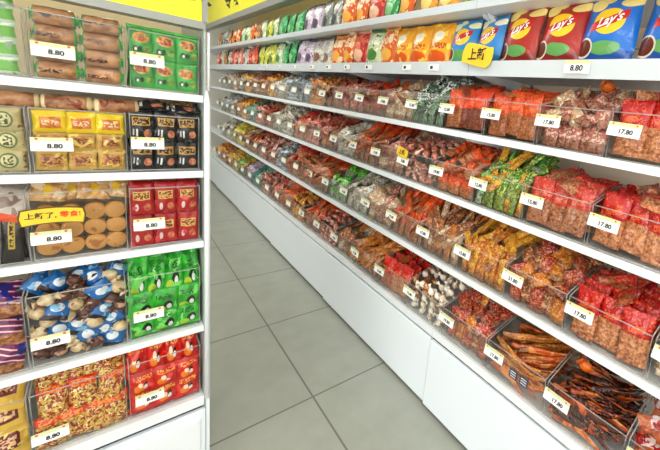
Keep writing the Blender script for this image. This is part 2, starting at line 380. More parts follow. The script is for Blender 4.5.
def roll(L, r, seed):
    """wafer roll pack: cylinder along x with pinched film ends"""
    mb = MB(); rng = random.Random(seed); n = 14; vs, uvs = [], []
    st = [(-.56, .75), (-.53, .35), (-.5, .55), (-.47, .95), (-.3, 1), (-.1, 1.02), (.1, .99), (.3, 1), (.47, .95), (.5, .55), (.53, .35), (.56, .75)]
    for x, rr in st:
        for k in range(n):
            a = 2 * math.pi * k / n; fl = 0.35 if abs(x) > .52 else 1
            ra = r * rr * (1 + rng.uniform(-.03, .03))
            vs.append((x * L, -math.cos(a) * ra * fl, math.sin(a) * ra)); uvs.append((0.5 + 0.5 * math.sin(a), x / 1.12 + .5))
    fs = [(i * n + k, i * n + (k + 1) % n, (i + 1) * n + (k + 1) % n, (i + 1) * n + k) for i in range(len(st) - 1) for k in range(n)]
    fs = [f[::-1] for f in fs]
    fs += [tuple(range(n)), tuple(range((len(st) - 1) * n, len(st) * n))[::-1]]
    return mb.add(vs, fs, 0, uvs, True)
def strip(L, wd, t, seed):
    """long bent strip, along x"""
    mb = MB(); rng = random.Random(seed); vs, uvs = [], []; n = 12; b = rng.uniform(-.25, .25); ph = rng.uniform(0, 6)
    for i in range(n + 1):
        u = i / n; x = (u - .5) * L; zc = b * L * (4 * (u - .5) ** 2) * .5 + math.sin(u * 7 + ph) * L * .02; tw = math.sin(u * 3 + ph) * .5
        hw = wd / 2 * (1 - .5 * abs(2 * u - 1) ** 3)
        for a in range(6):
            an = 2 * math.pi * a / 6; yy = math.sin(an) * t / 2; zz = math.cos(an) * hw
            vs.append((x, yy * math.cos(tw) - zz * math.sin(tw), zc + yy * math.sin(tw) + zz * math.cos(tw))); uvs.append((a / 6, u))
    fs = [(i * 6 + k, i * 6 + (k + 1) % 6, (i + 1) * 6 + (k + 1) % 6, (i + 1) * 6 + k) for i in range(n) for k in range(6)]
    fs += [tuple(range(6))[::-1], tuple(range(n * 6, n * 6 + 6))]
    return mb.add(vs, fs, 0, uvs, True)
def wrapped_ball(r, seed):
    return twist(r, seed, 0.72)
SHAPES = {  # name: builder(seed), standing size (w, h, t)
    'snack_sachet': (lambda s: pillow(.052, .072, .018, s, 8, 10, .55), (.052, .072, .018)),
    'snack_pouch': (lambda s: pillow(.078, .150, .022, s, 10, 16, .55), (.078, .150, .022)),
    'snack_stick': (lambda s: pillow(.030, .118, .015, s, 5, 12, .45), (.030, .118, .015)),
    'twist_sweet': (lambda s: twist(.0125, s), (.05, .026, .026)),
    'dried_strip': (lambda s: strip(.19, .030, .006, s), (.19, .03, .006)),
}
_mc = {}
def pmesh(shape, mat, seed):
    k = (shape, mat, seed)
    if k not in _mc:
        if (shape, seed) not in _mc: _mc[(shape, seed)] = SHAPES[shape][0](seed)
        _mc[k] = _mc[(shape, seed)].mesh(shape, M[mat])
    return _mc[k]

# text -------------------------------------------------------------
_tc = {}
def text_mb(txt, size, bold=0.0, shear=0.0):
    k = (txt, size, bold, shear)
    if k in _tc: return _tc[k]
    cu = bpy.data.curves.new('t', 'FONT'); cu.body = txt; cu.size = size; cu.space_character = 1.0; cu.align_x = 'CENTER'; cu.align_y = 'CENTER'; cu.offset = bold; cu.shear = shear
    cu.resolution_u = 3; cu.extrude = 0.0002
    o = bpy.data.objects.new('t', cu); link(o); bpy.context.view_layer.update()
    me = bpy.data.meshes.new_from_object(o.evaluated_get(bpy.context.evaluated_depsgraph_get()))
    vs = [(v.co.x, -v.co.z, v.co.y) for v in me.vertices]; fs = [tuple(p.vertices) for p in me.polygons]
    bpy.data.objects.remove(o); bpy.data.curves.remove(cu); bpy.data.meshes.remove(me)
    _tc[k] = (vs, fs); return _tc[k]
def text_obj(name, txt, size, mat, parent, loc=(0, 0, 0), bold=0.0, shear=0.0, warp=None):
    vs, fs = text_mb(txt, size, bold, shear)
    if warp: vs = [warp(v) for v in vs]
    o = MB().add(vs, fs).build(name, mat, parent); o.location = loc; return o

# ------------------------------------------------------------------ the room
def struct(name, mb, mats):
    o = mb.build(name, mats); o['kind'] = 'structure'; return o
struct('floor', MB().box(-3.6, 1.43, -2.6, 6.4, -.05, 0), M['tiles'])
struct('ceiling', MB().box(-3.6, 1.43, -2.6, 6.4, CEIL, CEIL + .05), M['ceil'])
struct('wall_right', MB().box(1.43, 1.5, -2.6, 6.4, -.05, CEIL + .05), M['wall'])
struct('wall_left', MB().box(-3.67, -3.6, -2.6, 6.4, -.05, CEIL + .05), M['wall'])
struct('wall_far', MB().box(-3.67, 1.5, 6.4, 6.47, -.05, CEIL + .05), M['wall'])
struct('wall_near', MB().box(-3.67, 1.5, -2.67, -2.6, -.05, CEIL + .05), M['wall'])
where = ['over the near aisle', 'over the far aisle', 'behind the left rack, near side', 'behind the left rack, far side', 'behind the shopper']
for i, (x, y, sx, sy, e) in enumerate(LAMPS):
    t = empty('ceiling_lamp', (x, y, CEIL)); tag(t, 'long white ceiling lamp ' + where[i], 'lamp')
    MB().box(-sx / 2 - .02, sx / 2 + .02, -sy / 2 - .02, sy / 2 + .02, -.05, -0.001).build('housing', M['white'], t)
    MB().box(-sx / 2, sx / 2, -sy / 2, sy / 2, -.06, -.0505).build('diffuser', M['lamp'], t)

for k, (side, rz, x, y, wd, e) in enumerate(FILL_PANELS):
    o = MB().box(-wd / 2, wd / 2, -.012, .0, .5, 2.4).build('window_%d' % (k + 1), M['lamp']); o['kind'] = 'structure'  # glowing panel added out of view as fill, no real opening there
    o.location = (x, y, 0) if side != 'near' else (x, y - .012, 0); o.rotation_euler = (0, 0, R(rz))
    if side == 'left': o.location.x -= .014
    f = MB().box(-wd / 2 - .05, wd / 2 + .05, -.014, .012, .44, .5).box(-wd / 2 - .05, wd / 2 + .05, -.014, .012, 2.4, 2.46)
    for q in range(4): f.box(-wd / 2 - .05 + q * (wd + .05) / 3, -wd / 2 + q * (wd + .05) / 3, -.014, .012, .5, 2.4)
    f.build('window_frame', M['steel'], o)

# ------------------------------------------------------------------ right-hand shelving (front plane x = FX, runs along y)
FX, BX = 0.978, 1.40
SH = {'F': .377, 'E': .680, 'D': .967, 'C': 1.226, 'B': 1.475, 'A': 1.687}
seams = [-.07, .93, 1.93, 2.93, 3.93, 4.93, 5.93]
modname = ['nearest', 'second nearest', 'third nearest', 'third farthest', 'second farthest', 'farthest']
for k in range(6):
    y0, y1 = seams[k], seams[k + 1]
    t = empty('shelf_bay', (FX, (y0 + y1) / 2, 0)); tag(t, 'white metal wall shelving bay, %s along the right side' % modname[k], 'shelving', 'wall shelving bays on the right')
    hw = (y1 - y0) / 2 - .001
    def b(name, x0, x1, z0, z1, mat, ya=-hw, yb=hw, par=t, bv=0.0):
        o = MB().box(x0, x1, ya, yb, z0, z1).build(name, M[mat], par)
        if bv: bevel(o, bv)
        return o
    b('back_panel', BX - FX, BX - FX + .02, .02, 2.30, 'back')
    for z in (0.55, .84, 1.10, 1.365, 1.60, 1.86):   # joint lines between the back boards
        b('back_joint', BX - FX - .001, BX - FX + .001, z, z + .003, 'joint')
    for s in (-1, 1):
        MB().box(BX - FX - .018, BX - FX - .001, s * hw - (.012 if s > 0 else 0), s * hw + (.012 if s < 0 else 0), .38, 1.97).build('upright', M['steel'], t)
    for key, z in SH.items():
        lip = {'F': .030, 'B': .040, 'A': .018}.get(key, .020)
        s = b('shelf', 0.004, BX - FX - .02, z - .018, z - .001, 'white')
        e = b('shelf_edge', 0.0, .0035, z - lip, z + (.012 if key in 'AB' else .002), 'edge' if key in 'AB' else 'white', par=s)
        if key != 'F':
            for q in (-1, 1):
                MB().prism([(BX - FX - .02, z - .02), (.05, z - .02), (.06, z - .035), (BX - FX - .02, z - .075)], 0, .002).build('bracket', M['white'], s).data.transform(Matrix(((0, 1, 0, 0), (1, 0, 0, q * (hw - .01)), (0, 0, 1, 0), (0, 0, 0, 1))))
    mb = MB().box(.012, .03, -hw, hw, .012, .346); mb.build('base_recess', M['gap'], t)
    # base panel: each hangs a little askew, as the bays do
    bp = MB().box(-.006, .010, -hw + .003, hw - .003, .022, .337).build('base_panel', M['panel'], t); bp.rotation_euler = (0, 0, R(.45)); bevel(bp, .002)
# long header above the right-hand shelving
hs = empty('header_sign', (FX, 2.9, 0)); tag(hs, 'long yellow header sign above the right-hand shelving', 'sign')
MB().box(0, .06, -3.0, 2.98, 1.978, 2.42).build('sign_panel', M['yellow'], hs)
MB().box(-.006, .066, -3.0, 2.98, 1.925, 1.977).build('silver_frame', M['steel'], hs)
for yy in (1.42, -.6, -2.2):
    o = text_obj('sign_text', '零食', .30, M['black'], hs, (-.002, yy, 2.162), .003); o.rotation_euler = (0, 0, R(-90))

# ------------------------------------------------------------------ tubs and price tags
def tub_mesh(W, D, HF, HB):
    mb = MB(); t = .0022; h = W / 2; lean = .010
    mb.add([(x, y, z) for x in (-h, h) for (y, z) in ((lean, 0), (lean + t, 0), (t, HF), (0, HF))], [(0, 1, 2, 3), (7, 6, 5, 4), (0, 4, 5, 1), (1, 5, 6, 2), (2, 6, 7, 3), (3, 7, 4, 0)])
    prof = [(lean + t, 0), (D, 0), (D, HB), (D * .55, HB), (t, HF)]
    mb.prism(prof, -h, -h + t); mb.prism(prof, h - t, h)
    mb.box(-h, h, D - t, D, 0, HB); mb.box(-h + t, h - t, lean + t, D - t, .0, .002)
    return mb.mesh('clear_tub', M['clear'])
def rim_mesh(W, D, HF, HB):
    mb = MB(); h = W / 2; r = .0016
    mb.tube([(-h, 0, HF), (h, 0, HF)], r, 4)
    for s in (-1, 1):
        mb.tube([(s * h, .01, .001), (s * h, 0, HF), (s * h, D * .55, HB), (s * h, D, HB)], r, 4)
    mb.tube([(-h, .01, .002), (h, .01, .002)], r * 1.2, 4)
    return mb.mesh('rim', M['rim'])
_tm = {}
def make_tub(loc, rz, W, D, HF, HB, label, price, tagpos, tagsize, group, text=True, tilt=0, blank=False):
    k = (round(W, 4), D, HF, HB)
    if k not in _tm: _tm[k] = (tub_mesh(*k), rim_mesh(*k))
    t = link(bpy.data.objects.new('clear_tub', _tm[k][0])); t.location = loc; t.rotation_euler = (0, 0, rz)
    tag(t, label, 'tub', group)
    r = link(bpy.data.objects.new('rim', _tm[k][1])); r.parent = t
    if price is None: return t
    w_, h_ = tagsize
    if (w_, h_) not in _tm:
        mb = MB().box(-w_ / 2, w_ / 2, -.001, .001, -h_ / 2, h_ / 2, 0)
        mb.box(-w_ / 2, w_ / 2, -.0014, -.001, h_ * .24, h_ / 2, 1)
        for s in (-1, 1): mb.box(s * w_ * .36 - .0022, s * w_ * .36 + .0022, -.0018, -.0014, h_ * .32, h_ * .32 + .004, 2)
        mb.box(-w_ * .3, w_ * .3, .001, .006, -h_ * .35, h_ * .35, 0)
        _tm[(w_, h_)] = mb.mesh('price_tag', [M['card'], M['strip'], M['dot']])
    g = link(bpy.data.objects.new('price_tag', _tm[(w_, h_)])); g.parent = t; g.location = tagpos; g.rotation_euler = (R(-8), R(tilt), 0)
    g['label'] = 'white price tag with pale yellow-green top'
    if text:
        kk = ('ptxt', price, w_)
        if kk not in _tm:
            vs, fs = text_mb(price, h_ * .46, .0005); _tm[kk] = MB().add(vs, fs).mesh('price_text', M['black'])
        p = link(bpy.data.objects.new('price_text', _tm[kk])); p.parent = g; p.location = (w_ * .06, -.0016, -h_ * .14)
    return t

# ------------------------------------------------------------------ filling a tub
STUFF = MB(); STUFF_M = []
def packet(frame, shape, mat, pos, eul, label, group, cat, rng, stuff=False, scale=1.0):
    Mx = frame @ Matrix.Translation(pos) @ Euler(eul, 'XYZ').to_matrix().to_4x4() @ Matrix.Scale(scale, 4)
    me = pmesh(shape, mat, rng.randrange(3))
    if stuff:
        if M[mat] not in STUFF_M: STUFF_M.append(M[mat])
        STUFF.merge(me, Mx, STUFF_M.index(M[mat])); return
    o = link(bpy.data.objects.new(shape, me)); o.matrix_world = Mx
    tag(o, label, cat, group); return o
CAT = {'snack_sachet': 'snack packet', 'snack_pouch': 'snack pouch', 'snack_stick': 'stick packet', 'twist_sweet': 'sweet', 'dried_strip': 'dried strip'}
WORD = {'snack_sachet': 'sachet', 'snack_pouch': 'pouch', 'snack_stick': 'stick packet', 'twist_sweet': 'wrapped sweet', 'dried_strip': 'dried strip'}
def fill(frame, W, D, HF, shape, mats, desc, place, rng, level, top=.175):
    """level 0 near (all packets), 1 middle, 2 far (stuff)"""
    w_, h_, t_ = SHAPES[shape][1]; st = level == 2
    lab = '%s %s %s' % (desc, WORD[shape], place); grp = '%s %ss %s' % (desc, WORD[shape], place)
    P = lambda *a, **k: packet(frame, shape, rng.choice(mats), *a, lab, grp, CAT[shape], rng, st, **k)
    u = W - .012; sc_ = 1.0 if level == 0 else (1.12 if level == 1 else 1.3)
    if shape == 'dried_strip':
        dome = 'strip_orange' in mats and 'dark' not in mats
        for k in range(74):                            # bedding and then a dome of long strips
            f = k / 74; x = rng.uniform(-.5, .5) * (u - .12); y = .035 + rng.random() * (D - .075)
            edge = 1 - (2 * y / D - 1) ** 2
            yaw = rng.uniform(.35, .95) if dome else rng.uniform(-.1, .9); need = .095 * abs(math.sin(yaw)) + .024
            y = min(max(y, need), D - need + .012); xm = max(0.0, u / 2 - .095 * math.cos(yaw)); x = min(max(x, -xm), xm)
            P((x, y, .02 + f * (top - .055) * (.45 + .55 * edge)), (rng.uniform(-.5, .5), rng.uniform(-.15, .15), yaw))
        for k in range(8):                              # some lie against the clear front
            P((rng.uniform(-.5, .5) * (u - .19), .022 + .006 * (k % 2), .02 + .012 * k), (rng.uniform(-.25, .1), rng.uniform(-.3, .3), rng.uniform(-.04, .04)))
        return
    if shape == 'twist_sweet':
        for j in range(4 if level == 0 else 3):        # sweets against the clear front
            n = 4
            for i in range(n):
                P((-u / 2 + u * (i + .5) / n, .03 + j * .003, .018 + j * .029 + rng.uniform(-.004, .004)), (rng.uniform(-1, 1), rng.uniform(-.9, .9), rng.uniform(-.4, .4)), scale=1.15 * sc_)
        for j in range(5 if level == 0 else 4):
            n = 6 if level == 0 else 4
            for i in range(n):
                P((-u / 2 + u * (i + .5) / n + rng.uniform(-.01, .01), .035 + j * .048, HF + j * .013 + rng.uniform(0, .02)), (rng.uniform(-1, 1), rng.uniform(-1.2, 1.2), rng.uniform(-1, 1)), scale=1.3 * sc_)
        return
    if shape == 'snack_pouch':                          # filed upright one behind the other
        n = 3; rows = 6 if level == 0 else 4
        for j in range(rows):
            for i in range(n):
                x = -u / 2 + w_ / 2 + (u - w_) * i / (n - 1)
                P((x + rng.uniform(-.003, .003), .022 + t_ / 2 + (i % 2) * t_ * .45 + j * (D - .07) / rows, h_ / 2 + .004 + rng.uniform(-.002, .016) + .006 * min(j, 2)),
                  (R(-7 - 4 * min(j, 3)) + rng.uniform(-.07, .07), rng.uniform(-.08, .08), rng.uniform(-.2, .2)))
        for i in range(5 if level == 0 else 3):        # crumpled ones lying on top
            P((rng.uniform(-.5, .5) * (u - .1), .06 + rng.random() * (D - .14), h_ + .012), (R(rng.uniform(-88, -60)), R(rng.uniform(-90, 90)), rng.uniform(-.3, .3)), scale=.8)
        return
    w_ *= sc_; h_ *= sc_; t_ *= sc_
    n = max(3, int(math.ceil(u / (w_ * .86))))
    for i in range(n):                                  # standing against the front
        x = -u / 2 + w_ / 2 + (u - w_) * (i / (n - 1))
        P((x, .024 + t_ / 2 + (i % 2) * t_ * .5, h_ / 2 + .004), (R(-6) + rng.uniform(-.05, .05), rng.uniform(-.1, .1), rng.uniform(-.15, .15)), scale=sc_)
    if level < 1:
        for i in range(n - 1):
            x = -u / 2 + w_ / 2 + (u - w_) * ((i + .5) / (n - 1))
            P((x, .032 + t_ * 1.6, h_ * .5 + .036), (R(-14), rng.uniform(-.3, .3), rng.uniform(-.25, .25)), scale=sc_)
    rows = {0: 6, 1: 3, 2: 4}[level]
    m = {0: min(5, max(4, n)), 1: min(4, n), 2: 4}[level]
    if shape == 'snack_stick': rows = 6; m = 5
    for j in range(rows):                               # the heap on top, rising towards the back
        for i in range(m):
            x = -u / 2 + w_ * .45 + (u - w_ * .9) * ((i + rng.uniform(-.3, .3)) / max(1, m - 1))
            x = max(-u / 2 + w_ * .42, min(x, u / 2 - w_ * .42))
            y = .045 + (D - .10) * j / max(1, rows - 1)
            z = HF * .72 + (top - HF * .72 - .012) * min(1, (j + .5) / 2) + rng.uniform(-.010, .012)
            if j == rows - 1: z -= .02
            P((x, y, z), (R(rng.uniform(-80, -25)), R(rng.uniform(-60, 60)), R(rng.uniform(-35, 35))), scale=sc_ * (1.28 if level else 1.0))

ordw = ['nearest', 'second nearest', 'third nearest', 'fourth nearest', 'fifth nearest', 'sixth nearest', 'seventh nearest', 'eighth nearest', 'ninth nearest', 'tenth nearest', 'eleventh nearest', 'twelfth nearest',
        'thirteenth nearest', 'fourteenth nearest', 'fifteenth nearest', 'sixteenth nearest', 'seventeenth nearest', 'eighteenth nearest', 'nineteenth nearest', 'twentieth nearest', 'twenty-first nearest', 'twenty-second nearest', 'twenty-third nearest', 'twenty-fourth nearest']
rowname = {'C': 'third right-hand shelf from top', 'D': 'fourth right-hand shelf from top', 'E': 'second lowest right-hand shelf', 'F': 'lowest right-hand shelf'}
DESC = {'red': 'red and gold', 'redfull': 'bright red', 'pink': 'pale pink and brown', 'orange': 'orange and brown', 'vivid': 'vivid orange-topped', 'zebra': 'white and black-green', 'tan': 'tan and cream', 'rosy': 'rosy red', 'rust': 'rosy topped brown',
        'green': 'green and yellow', 'grass': 'bright green', 'whitered': 'white and red', 'brown': 'brown', 'brownred': 'reddish brown', 'gold': 'golden yellow', 'goldbrown': 'golden brown', 'grey': 'grey-beige', 'whitish': 'whitish clear',
        'cream': 'creamy white', 'silver': 'silvery blue', 'teal': 'teal green', 'lavender': 'pale lavender', 'lemon': 'lemon yellow', 'dark': 'black and orange', 'strip_orange': 'orange brown', 'strip_dark': 'dark brown and orange', 'swirl': 'white and red swirled'}
S, PO, ST, TW, DS = 'snack_sachet', 'snack_pouch', 'snack_stick', 'twist_sweet', 'dried_strip'
ROWS = {   # from the near end; the first stands half outside the frame
 'C': (.34, .221, [(PO, 'red'), (S, 'pink'), (PO, 'orange'), (PO, 'vivid'), (ST, 'zebra'), (S, 'tan'), (S, 'vivid'), (S, 'rosy'), (S, 'brownred'), (TW, 'goldbrown'), (S, 'silver'), (TW, 'silver'), (S, 'whitish'), (TW, 'gold'), (S, 'goldbrown'), (S, 'tan'), (TW, 'gold'), (S, 'grey'), (TW, 'tan'), (S, 'grey'), (S, 'whitish')]),
 'D': (.34, .226, [(PO, 'red'), (PO, 'rust'), (ST, 'green'), (S, 'orange'), (TW, 'whitered'), (S, 'pink'), (ST, 'orange'), (S, 'whitish'), (S, 'brownred'), (TW, 'rosy'), (S, 'red'), (TW, 'whitish'), (S, 'whitish'), (S, 'brownred'), (TW, 'rosy'), (S, 'teal'), (TW, 'gold'), (S, 'goldbrown'), (TW, 'grey'), (S, 'silver'), (S, 'grey')]),
 'E': (.352, .234, [(PO, 'redfull'), (S, 'brownred'), (ST, 'gold'), (ST, 'brown'), (ST, 'orange'), (S, 'tan'), (S, 'whitish'), (S, 'grass'), (ST, 'orange'), (TW, 'orange'), (S, 'redfull'), (TW, 'silver'), (S, 'whitered'), (TW, 'whitered'), (S, 'brownred'), (S, 'brown'), (TW, 'lemon'), (S, 'lemon'), (TW, 'grey'), (S, 'whitish')]),
 'F': (.362, .2445, [(DS, 'strip_dark'), (DS, 'strip_orange'), (S, 'brownred'), (TW, 'cream'), (PO, 'redfull'), (ST, 'goldbrown'), (S, 'brown'), (TW, 'rosy'), (S, 'orange'), (TW, 'gold'), (S, 'orange'), (S, 'rosy'), (TW, 'whitered'), (S, 'teal'), (S, 'lavender'), (S, 'green'), (TW, 'lemon'), (S, 'gold'), (TW, 'goldbrown'), (S, 'gold')]),
}
MIXIN = {'pink': ['pink', 'pink', 'tan'], 'orange': ['orange'], 'vivid': ['vivid', 'orange', 'vivid'], 'tan': ['tan', 'pink', 'tan'], 'rosy': ['rosy', 'rosy', 'pink'], 'brownred': ['brownred', 'brownred', 'rosy', 'brownred', 'goldbrown', 'brown', 'brownred'],
         'gold': ['gold', 'goldbrown', 'gold'], 'cream': ['cream', 'cream', 'cream', 'brown'], 'redfull': ['redfull', 'redfull', 'red'], 'green': ['green', 'grass', 'gold', 'green'], 'brown': ['brown', 'goldbrown', 'tan', 'brown'], 'strip_dark': ['strip_dark', 'dark', 'strip_dark', 'strip_orange', 'dark'], 'strip_orange': ['strip_orange', 'strip_orange', 'goldbrown']}
PRICE = {('C', 0): '17.80', ('C', 1): '17.80', ('C', 2): '15.80', ('D', 0): '17.80', ('D', 1): '15.80', ('E', 0): '17.80', ('E', 1): '21.80', ('E', 2): '15.80', ('F', 0): '17.80', ('F', 1): '17.80', ('F', 2): '19.80'}
TZ = {'C': .080, 'D': .088, 'E': .100, 'F': .100}
rng = random.Random(11)
for row, (ty, pitch, items) in ROWS.items():
    z = SH[row] + .0015; W = pitch - .009; near = [(-1, {'C': (PO, 'red'), 'D': (PO, 'red'), 'E': (PO, 'cream'), 'F': (S, 'swirl')}[row])]
    for n, (shape, mat) in near + list(enumerate(items)):
        yt = ty + n * pitch; yc = yt + .047 - pitch / 2
        if row in 'CD' and n < 0: continue
        HF, HB, D = (.125, .165, .30); top = .185 if row in 'DE' else .175
        fr = Matrix.Translation((FX + .005, yc, z)) @ Matrix.Rotation(R(-90), 4, 'Z')
        o_ = ordw[n + (1 if row in 'EF' else 0)]
        place = 'in the %s tub, %s' % (o_, rowname[row])
        level = 0 if n <= 3 else (1 if n <= 7 else 2)
        mats = MIXIN.get(mat, [mat])
        fill(fr, W, D, HF, shape, mats, DESC[mat].replace('-topped', ' topped'), place, rng, level, top)
        price = PRICE.get((row, n), rng.choice(['12.80', '15.80', '17.80', '19.80', '9.80']))
        make_tub(tuple(fr.translation), R(-90), W, D, HF, HB, 'clear tub of %s %ss, %s on %s' % (DESC[mat], WORD[shape], o_, rowname[row]), price,
                 (yc - yt, -.020, TZ[row]), (.082, .036), 'clear snack tubs on the right-hand shelving', text=n < 9, tilt=rng.uniform(-1.5, 3.5))
if STUFF.v:
    so = STUFF.build('snack_packets', STUFF_M)
    tag(so, 'many small snack packets heaped in the distant tubs of the right-hand shelving', 'snack packets', kind='stuff')

def orange_ball(loc, label):
    o = link(bpy.data.objects.new('wrapped_sweet', twist(.020, 5, .6).mesh('wrapped_sweet', film('ball_orange' + str(loc[2]), (240, 130, 30), (226, 110, 30), (244, 160, 60), None, 0.0))))
    o.location = loc; o.rotation_euler = (R(20), R(35), R(-60)); tag(o, label, 'sweet')
orange_ball((FX + .15, .34 + .221 - .09, SH['C'] + .205), 'round orange wrapped sweet on top of pale brown packets, third shelf')
orange_ball((FX + .11, .362 - .02, SH['F'] + .178), 'round orange wrapped sweet on top of the dark strips, lowest shelf')
# two dark blue printed labels on the clear tub of orange strips (lowest shelf)
yb = .362 + .2445
for k, dy in enumerate((-.075, -.118)):
    o = MB().box(-.016, .016, -.001, .0, -.017, .017).build('printed_label', M['qr']); o.location = (FX + .0095, yb + dy, SH['F'] + .062); o.rotation_euler = (0, 0, R(-90))
    tag(o, 'small dark blue label stuck on front of orange strip tub, %s one' % ('farther', 'nearer')[k], 'label', 'dark blue labels on the strip tub')
    t_ = MB()
    for q in range(3): t_.box(-.011, .011, -.0014, -.001, -.011 + q * .009, -.0085 + q * .009)
    t_.build('label_print', M['card'], o)

# yellow promo card with black lettering, on the chips shelf edge and on the fourth shelf
def promo(loc, s, label, parts):
    t = empty('promo_card', loc, R(-90)); tag(t, label, 'promo card')
    mb = MB(); n = 28; pts = []
    for k in range(n):
        a = 2 * math.pi * k / n; pts.append((.05 * s * math.copysign(abs(math.cos(a)) ** .6, math.cos(a)), .026 * s * math.copysign(abs(math.sin(a)) ** .6, math.sin(a)) + .006 * s * math.cos(a * 3)))
    vs = [(x, 0, z) for x, z in pts] + [(x, .002, z) for x, z in pts]
    mb.add(vs, [tuple(range(n)), tuple(range(n, 2 * n))[::-1]] + [(i, n + i, n + (i + 1) % n, (i + 1) % n) for i in range(n)])
    mb.build('card', M['sticker'], t)
    text_obj('card_text', parts, .030 * s, M['black'], t, (0, -.0012, 0), .0006 * s)
promo((FX - .012, .885, 1.505), 1.45, 'yellow promo card with black lettering on the crisps shelf edge', '上新')
promo((FX - .022, 1.245, .967 + .125), .8, 'small yellow promo card above a price tag, fourth shelf from top', '上新')

# ------------------------------------------------------------------ crisps bags (second shelf from top) and upright snack bags (top shelf)
BW, BH, BT = .158, .205, .055
def bag_front(v):
    """lies the logo lettering on the curved front of the bag"""
    x, y, z = v; u = x / BW + .5; vv = z / BH + .5
    a = max(0.0, 1 - abs(2 * u - 1) ** 2.2) ** .6; q = (vv - .07) / .86; b_ = max(0.0, 1 - abs(2 * q - 1) ** 3) ** .7
    return (x * .96, -(a * b_ * BT / 2 + .0016) + y, z + x * .28 * (BH / BW) * .8)
_bagm = {}
def bag(loc, mat, name, label, group, logo, s=1.0, yaw=0, lean=-9):
    k = (mat, logo)
    if k not in _bagm: _bagm[k] = pillow(BW, BH, BT, 3 + len(_bagm) % 3, 14, 18, .06 if logo else .16, .07).mesh(name, M[mat])
    o = link(bpy.data.objects.new(name, _bagm[k])); o.scale = (s, s, s)
    o.location = loc; o.rotation_euler = Euler((R(lean), 0, R(-90 + yaw)), 'XYZ'); tag(o, label, 'crisps bag' if logo else 'snack bag', group)
    if logo:
        if 'logo' not in _bagm:
            vs, fs = text_mb("Lay's", .036, .0006, .35)
            _bagm['logo'] = MB().add([bag_front((v[0], v[1], v[2] + .0205)) for v in vs], fs).mesh('logo_lettering', M['card'])
        l = link(bpy.data.objects.new('logo_lettering', _bagm['logo'])); l.parent = o; l['label'] = 'white logo lettering on a red ribbon'
    return o
crow = [('crisps_blue', 'blue'), ('crisps_blue', 'blue'), ('crisps_brown', 'red-brown'), ('crisps_brown', 'red-brown'), ('crisps_whiteblue', 'white-topped blue'), ('crisps_lightblue', 'light blue'), ('crisps_yellow', 'yellow'), ('crisps_yellow', 'yellow'), ('crisps_yellow', 'yellow')]
ys = [.298, .466, .612, .765, .905, 1.040, 1.175, 1.305, 1.435]
for i, ((m_, d_), y) in enumerate(zip(crow, ys)):
    s = 1.0 if i < 4 else .9
    if m_ == 'crisps_yellow':
        bag((FX + .072, y, SH['B'] + .001 + BH * s / 2), 'bag_cheese', 'snack_bag', 'golden bag with white patch, %s golden one on second right-hand shelf from top' % ordw[i - 6], 'snack bags standing on the top two shelves', False, s, yaw=rng.uniform(-8, 3)); continue
    bag((FX + .075, y, SH['B'] + .001 + BH * s / 2), m_, 'crisps_bag', '%s crisps bag with red ribbon logo, %s on second right-hand shelf from top' % (d_, ordw[i]), 'crisps bags on the second shelf', True, s, yaw=rng.uniform(-8, 3))
FAR = {'B': [(1.56, 'bag_orange'), (1.68, 'bag_greenwhite'), (1.82, 'bag_red'), (1.95, 'bag_orange'), (2.08, 'bag_orange'), (2.22, 'bag_white'), (2.36, 'bag_white'), (2.50, 'bag_lavender'), (2.64, 'bag_lavender'), (2.8, 'bag_green'), (2.95, 'bag_green'), (3.10, 'bag_greenwhite'), (3.25, 'bag_yellowgreen'), (3.40, 'bag_yellowgreen'),
             (3.56, 'bag_yellowgreen'), (3.72, 'bag_red'), (3.88, 'bag_red'), (4.04, 'bag_white'), (4.2, 'bag_pink'), (4.36, 'bag_pink'), (4.52, 'bag_red'), (4.68, 'bag_white'), (4.84, 'bag_brown'), (5.0, 'bag_white'), (5.16, 'bag_pink')],
       'A': [(.86, 'bag_yellowgreen'), (1.0, 'bag_yellowgreen'), (1.14, 'bag_gold'), (1.28, 'bag_gold'), (1.42, 'bag_orange'), (1.56, 'bag_green'), (1.70, 'bag_red'), (1.84, 'bag_orange'), (1.98, 'bag_orange'), (2.12, 'bag_grey'), (2.26, 'bag_grey'), (2.40, 'bag_lavender'), (2.54, 'bag_lavender'), (2.70, 'bag_green'), (2.86, 'bag_green'), (3.02, 'bag_green'),
             (3.18, 'bag_greenwhite'), (3.34, 'bag_yellowgreen'), (3.50, 'bag_greenwhite'), (3.66, 'bag_brown'), (3.82, 'bag_orange'), (3.98, 'bag_greenwhite'), (4.14, 'bag_greenwhite'), (4.30, 'bag_orange'), (4.46, 'bag_orange'), (4.62, 'bag_brown'), (4.78, 'bag_grey'), (4.94, 'bag_grey'), (5.10, 'bag_brown')]}
CW = {'bag_orange': 'orange', 'bag_red': 'red', 'bag_greenwhite': 'pale green and white', 'bag_green': 'green', 'bag_white': 'white', 'bag_lavender': 'lavender', 'bag_yellowgreen': 'yellow-green', 'bag_pink': 'pink', 'bag_brown': 'brown', 'bag_grey': 'grey', 'bag_gold': 'golden'}
rn = {'A': 'topmost right-hand shelf', 'B': 'second right-hand shelf from top'}
for row, L in FAR.items():
    cnt = {}
    for y, m_ in L:
        c = cnt.get(m_, 0); cnt[m_] = c + 1
        s = rng.uniform(.84, .96) if row == 'A' else rng.uniform(.86, .95)
        bag((FX + rng.uniform(.062, .075), y, SH[row] + .001 + BH * s / 2), m_, 'snack_bag', '%s snack bag, %s such one on %s' % (CW[m_], ordw[c], rn[row]), 'snack bags standing on the top two shelves', False, s, yaw=rng.uniform(-12, 4), lean=rng.uniform(-12, -5))
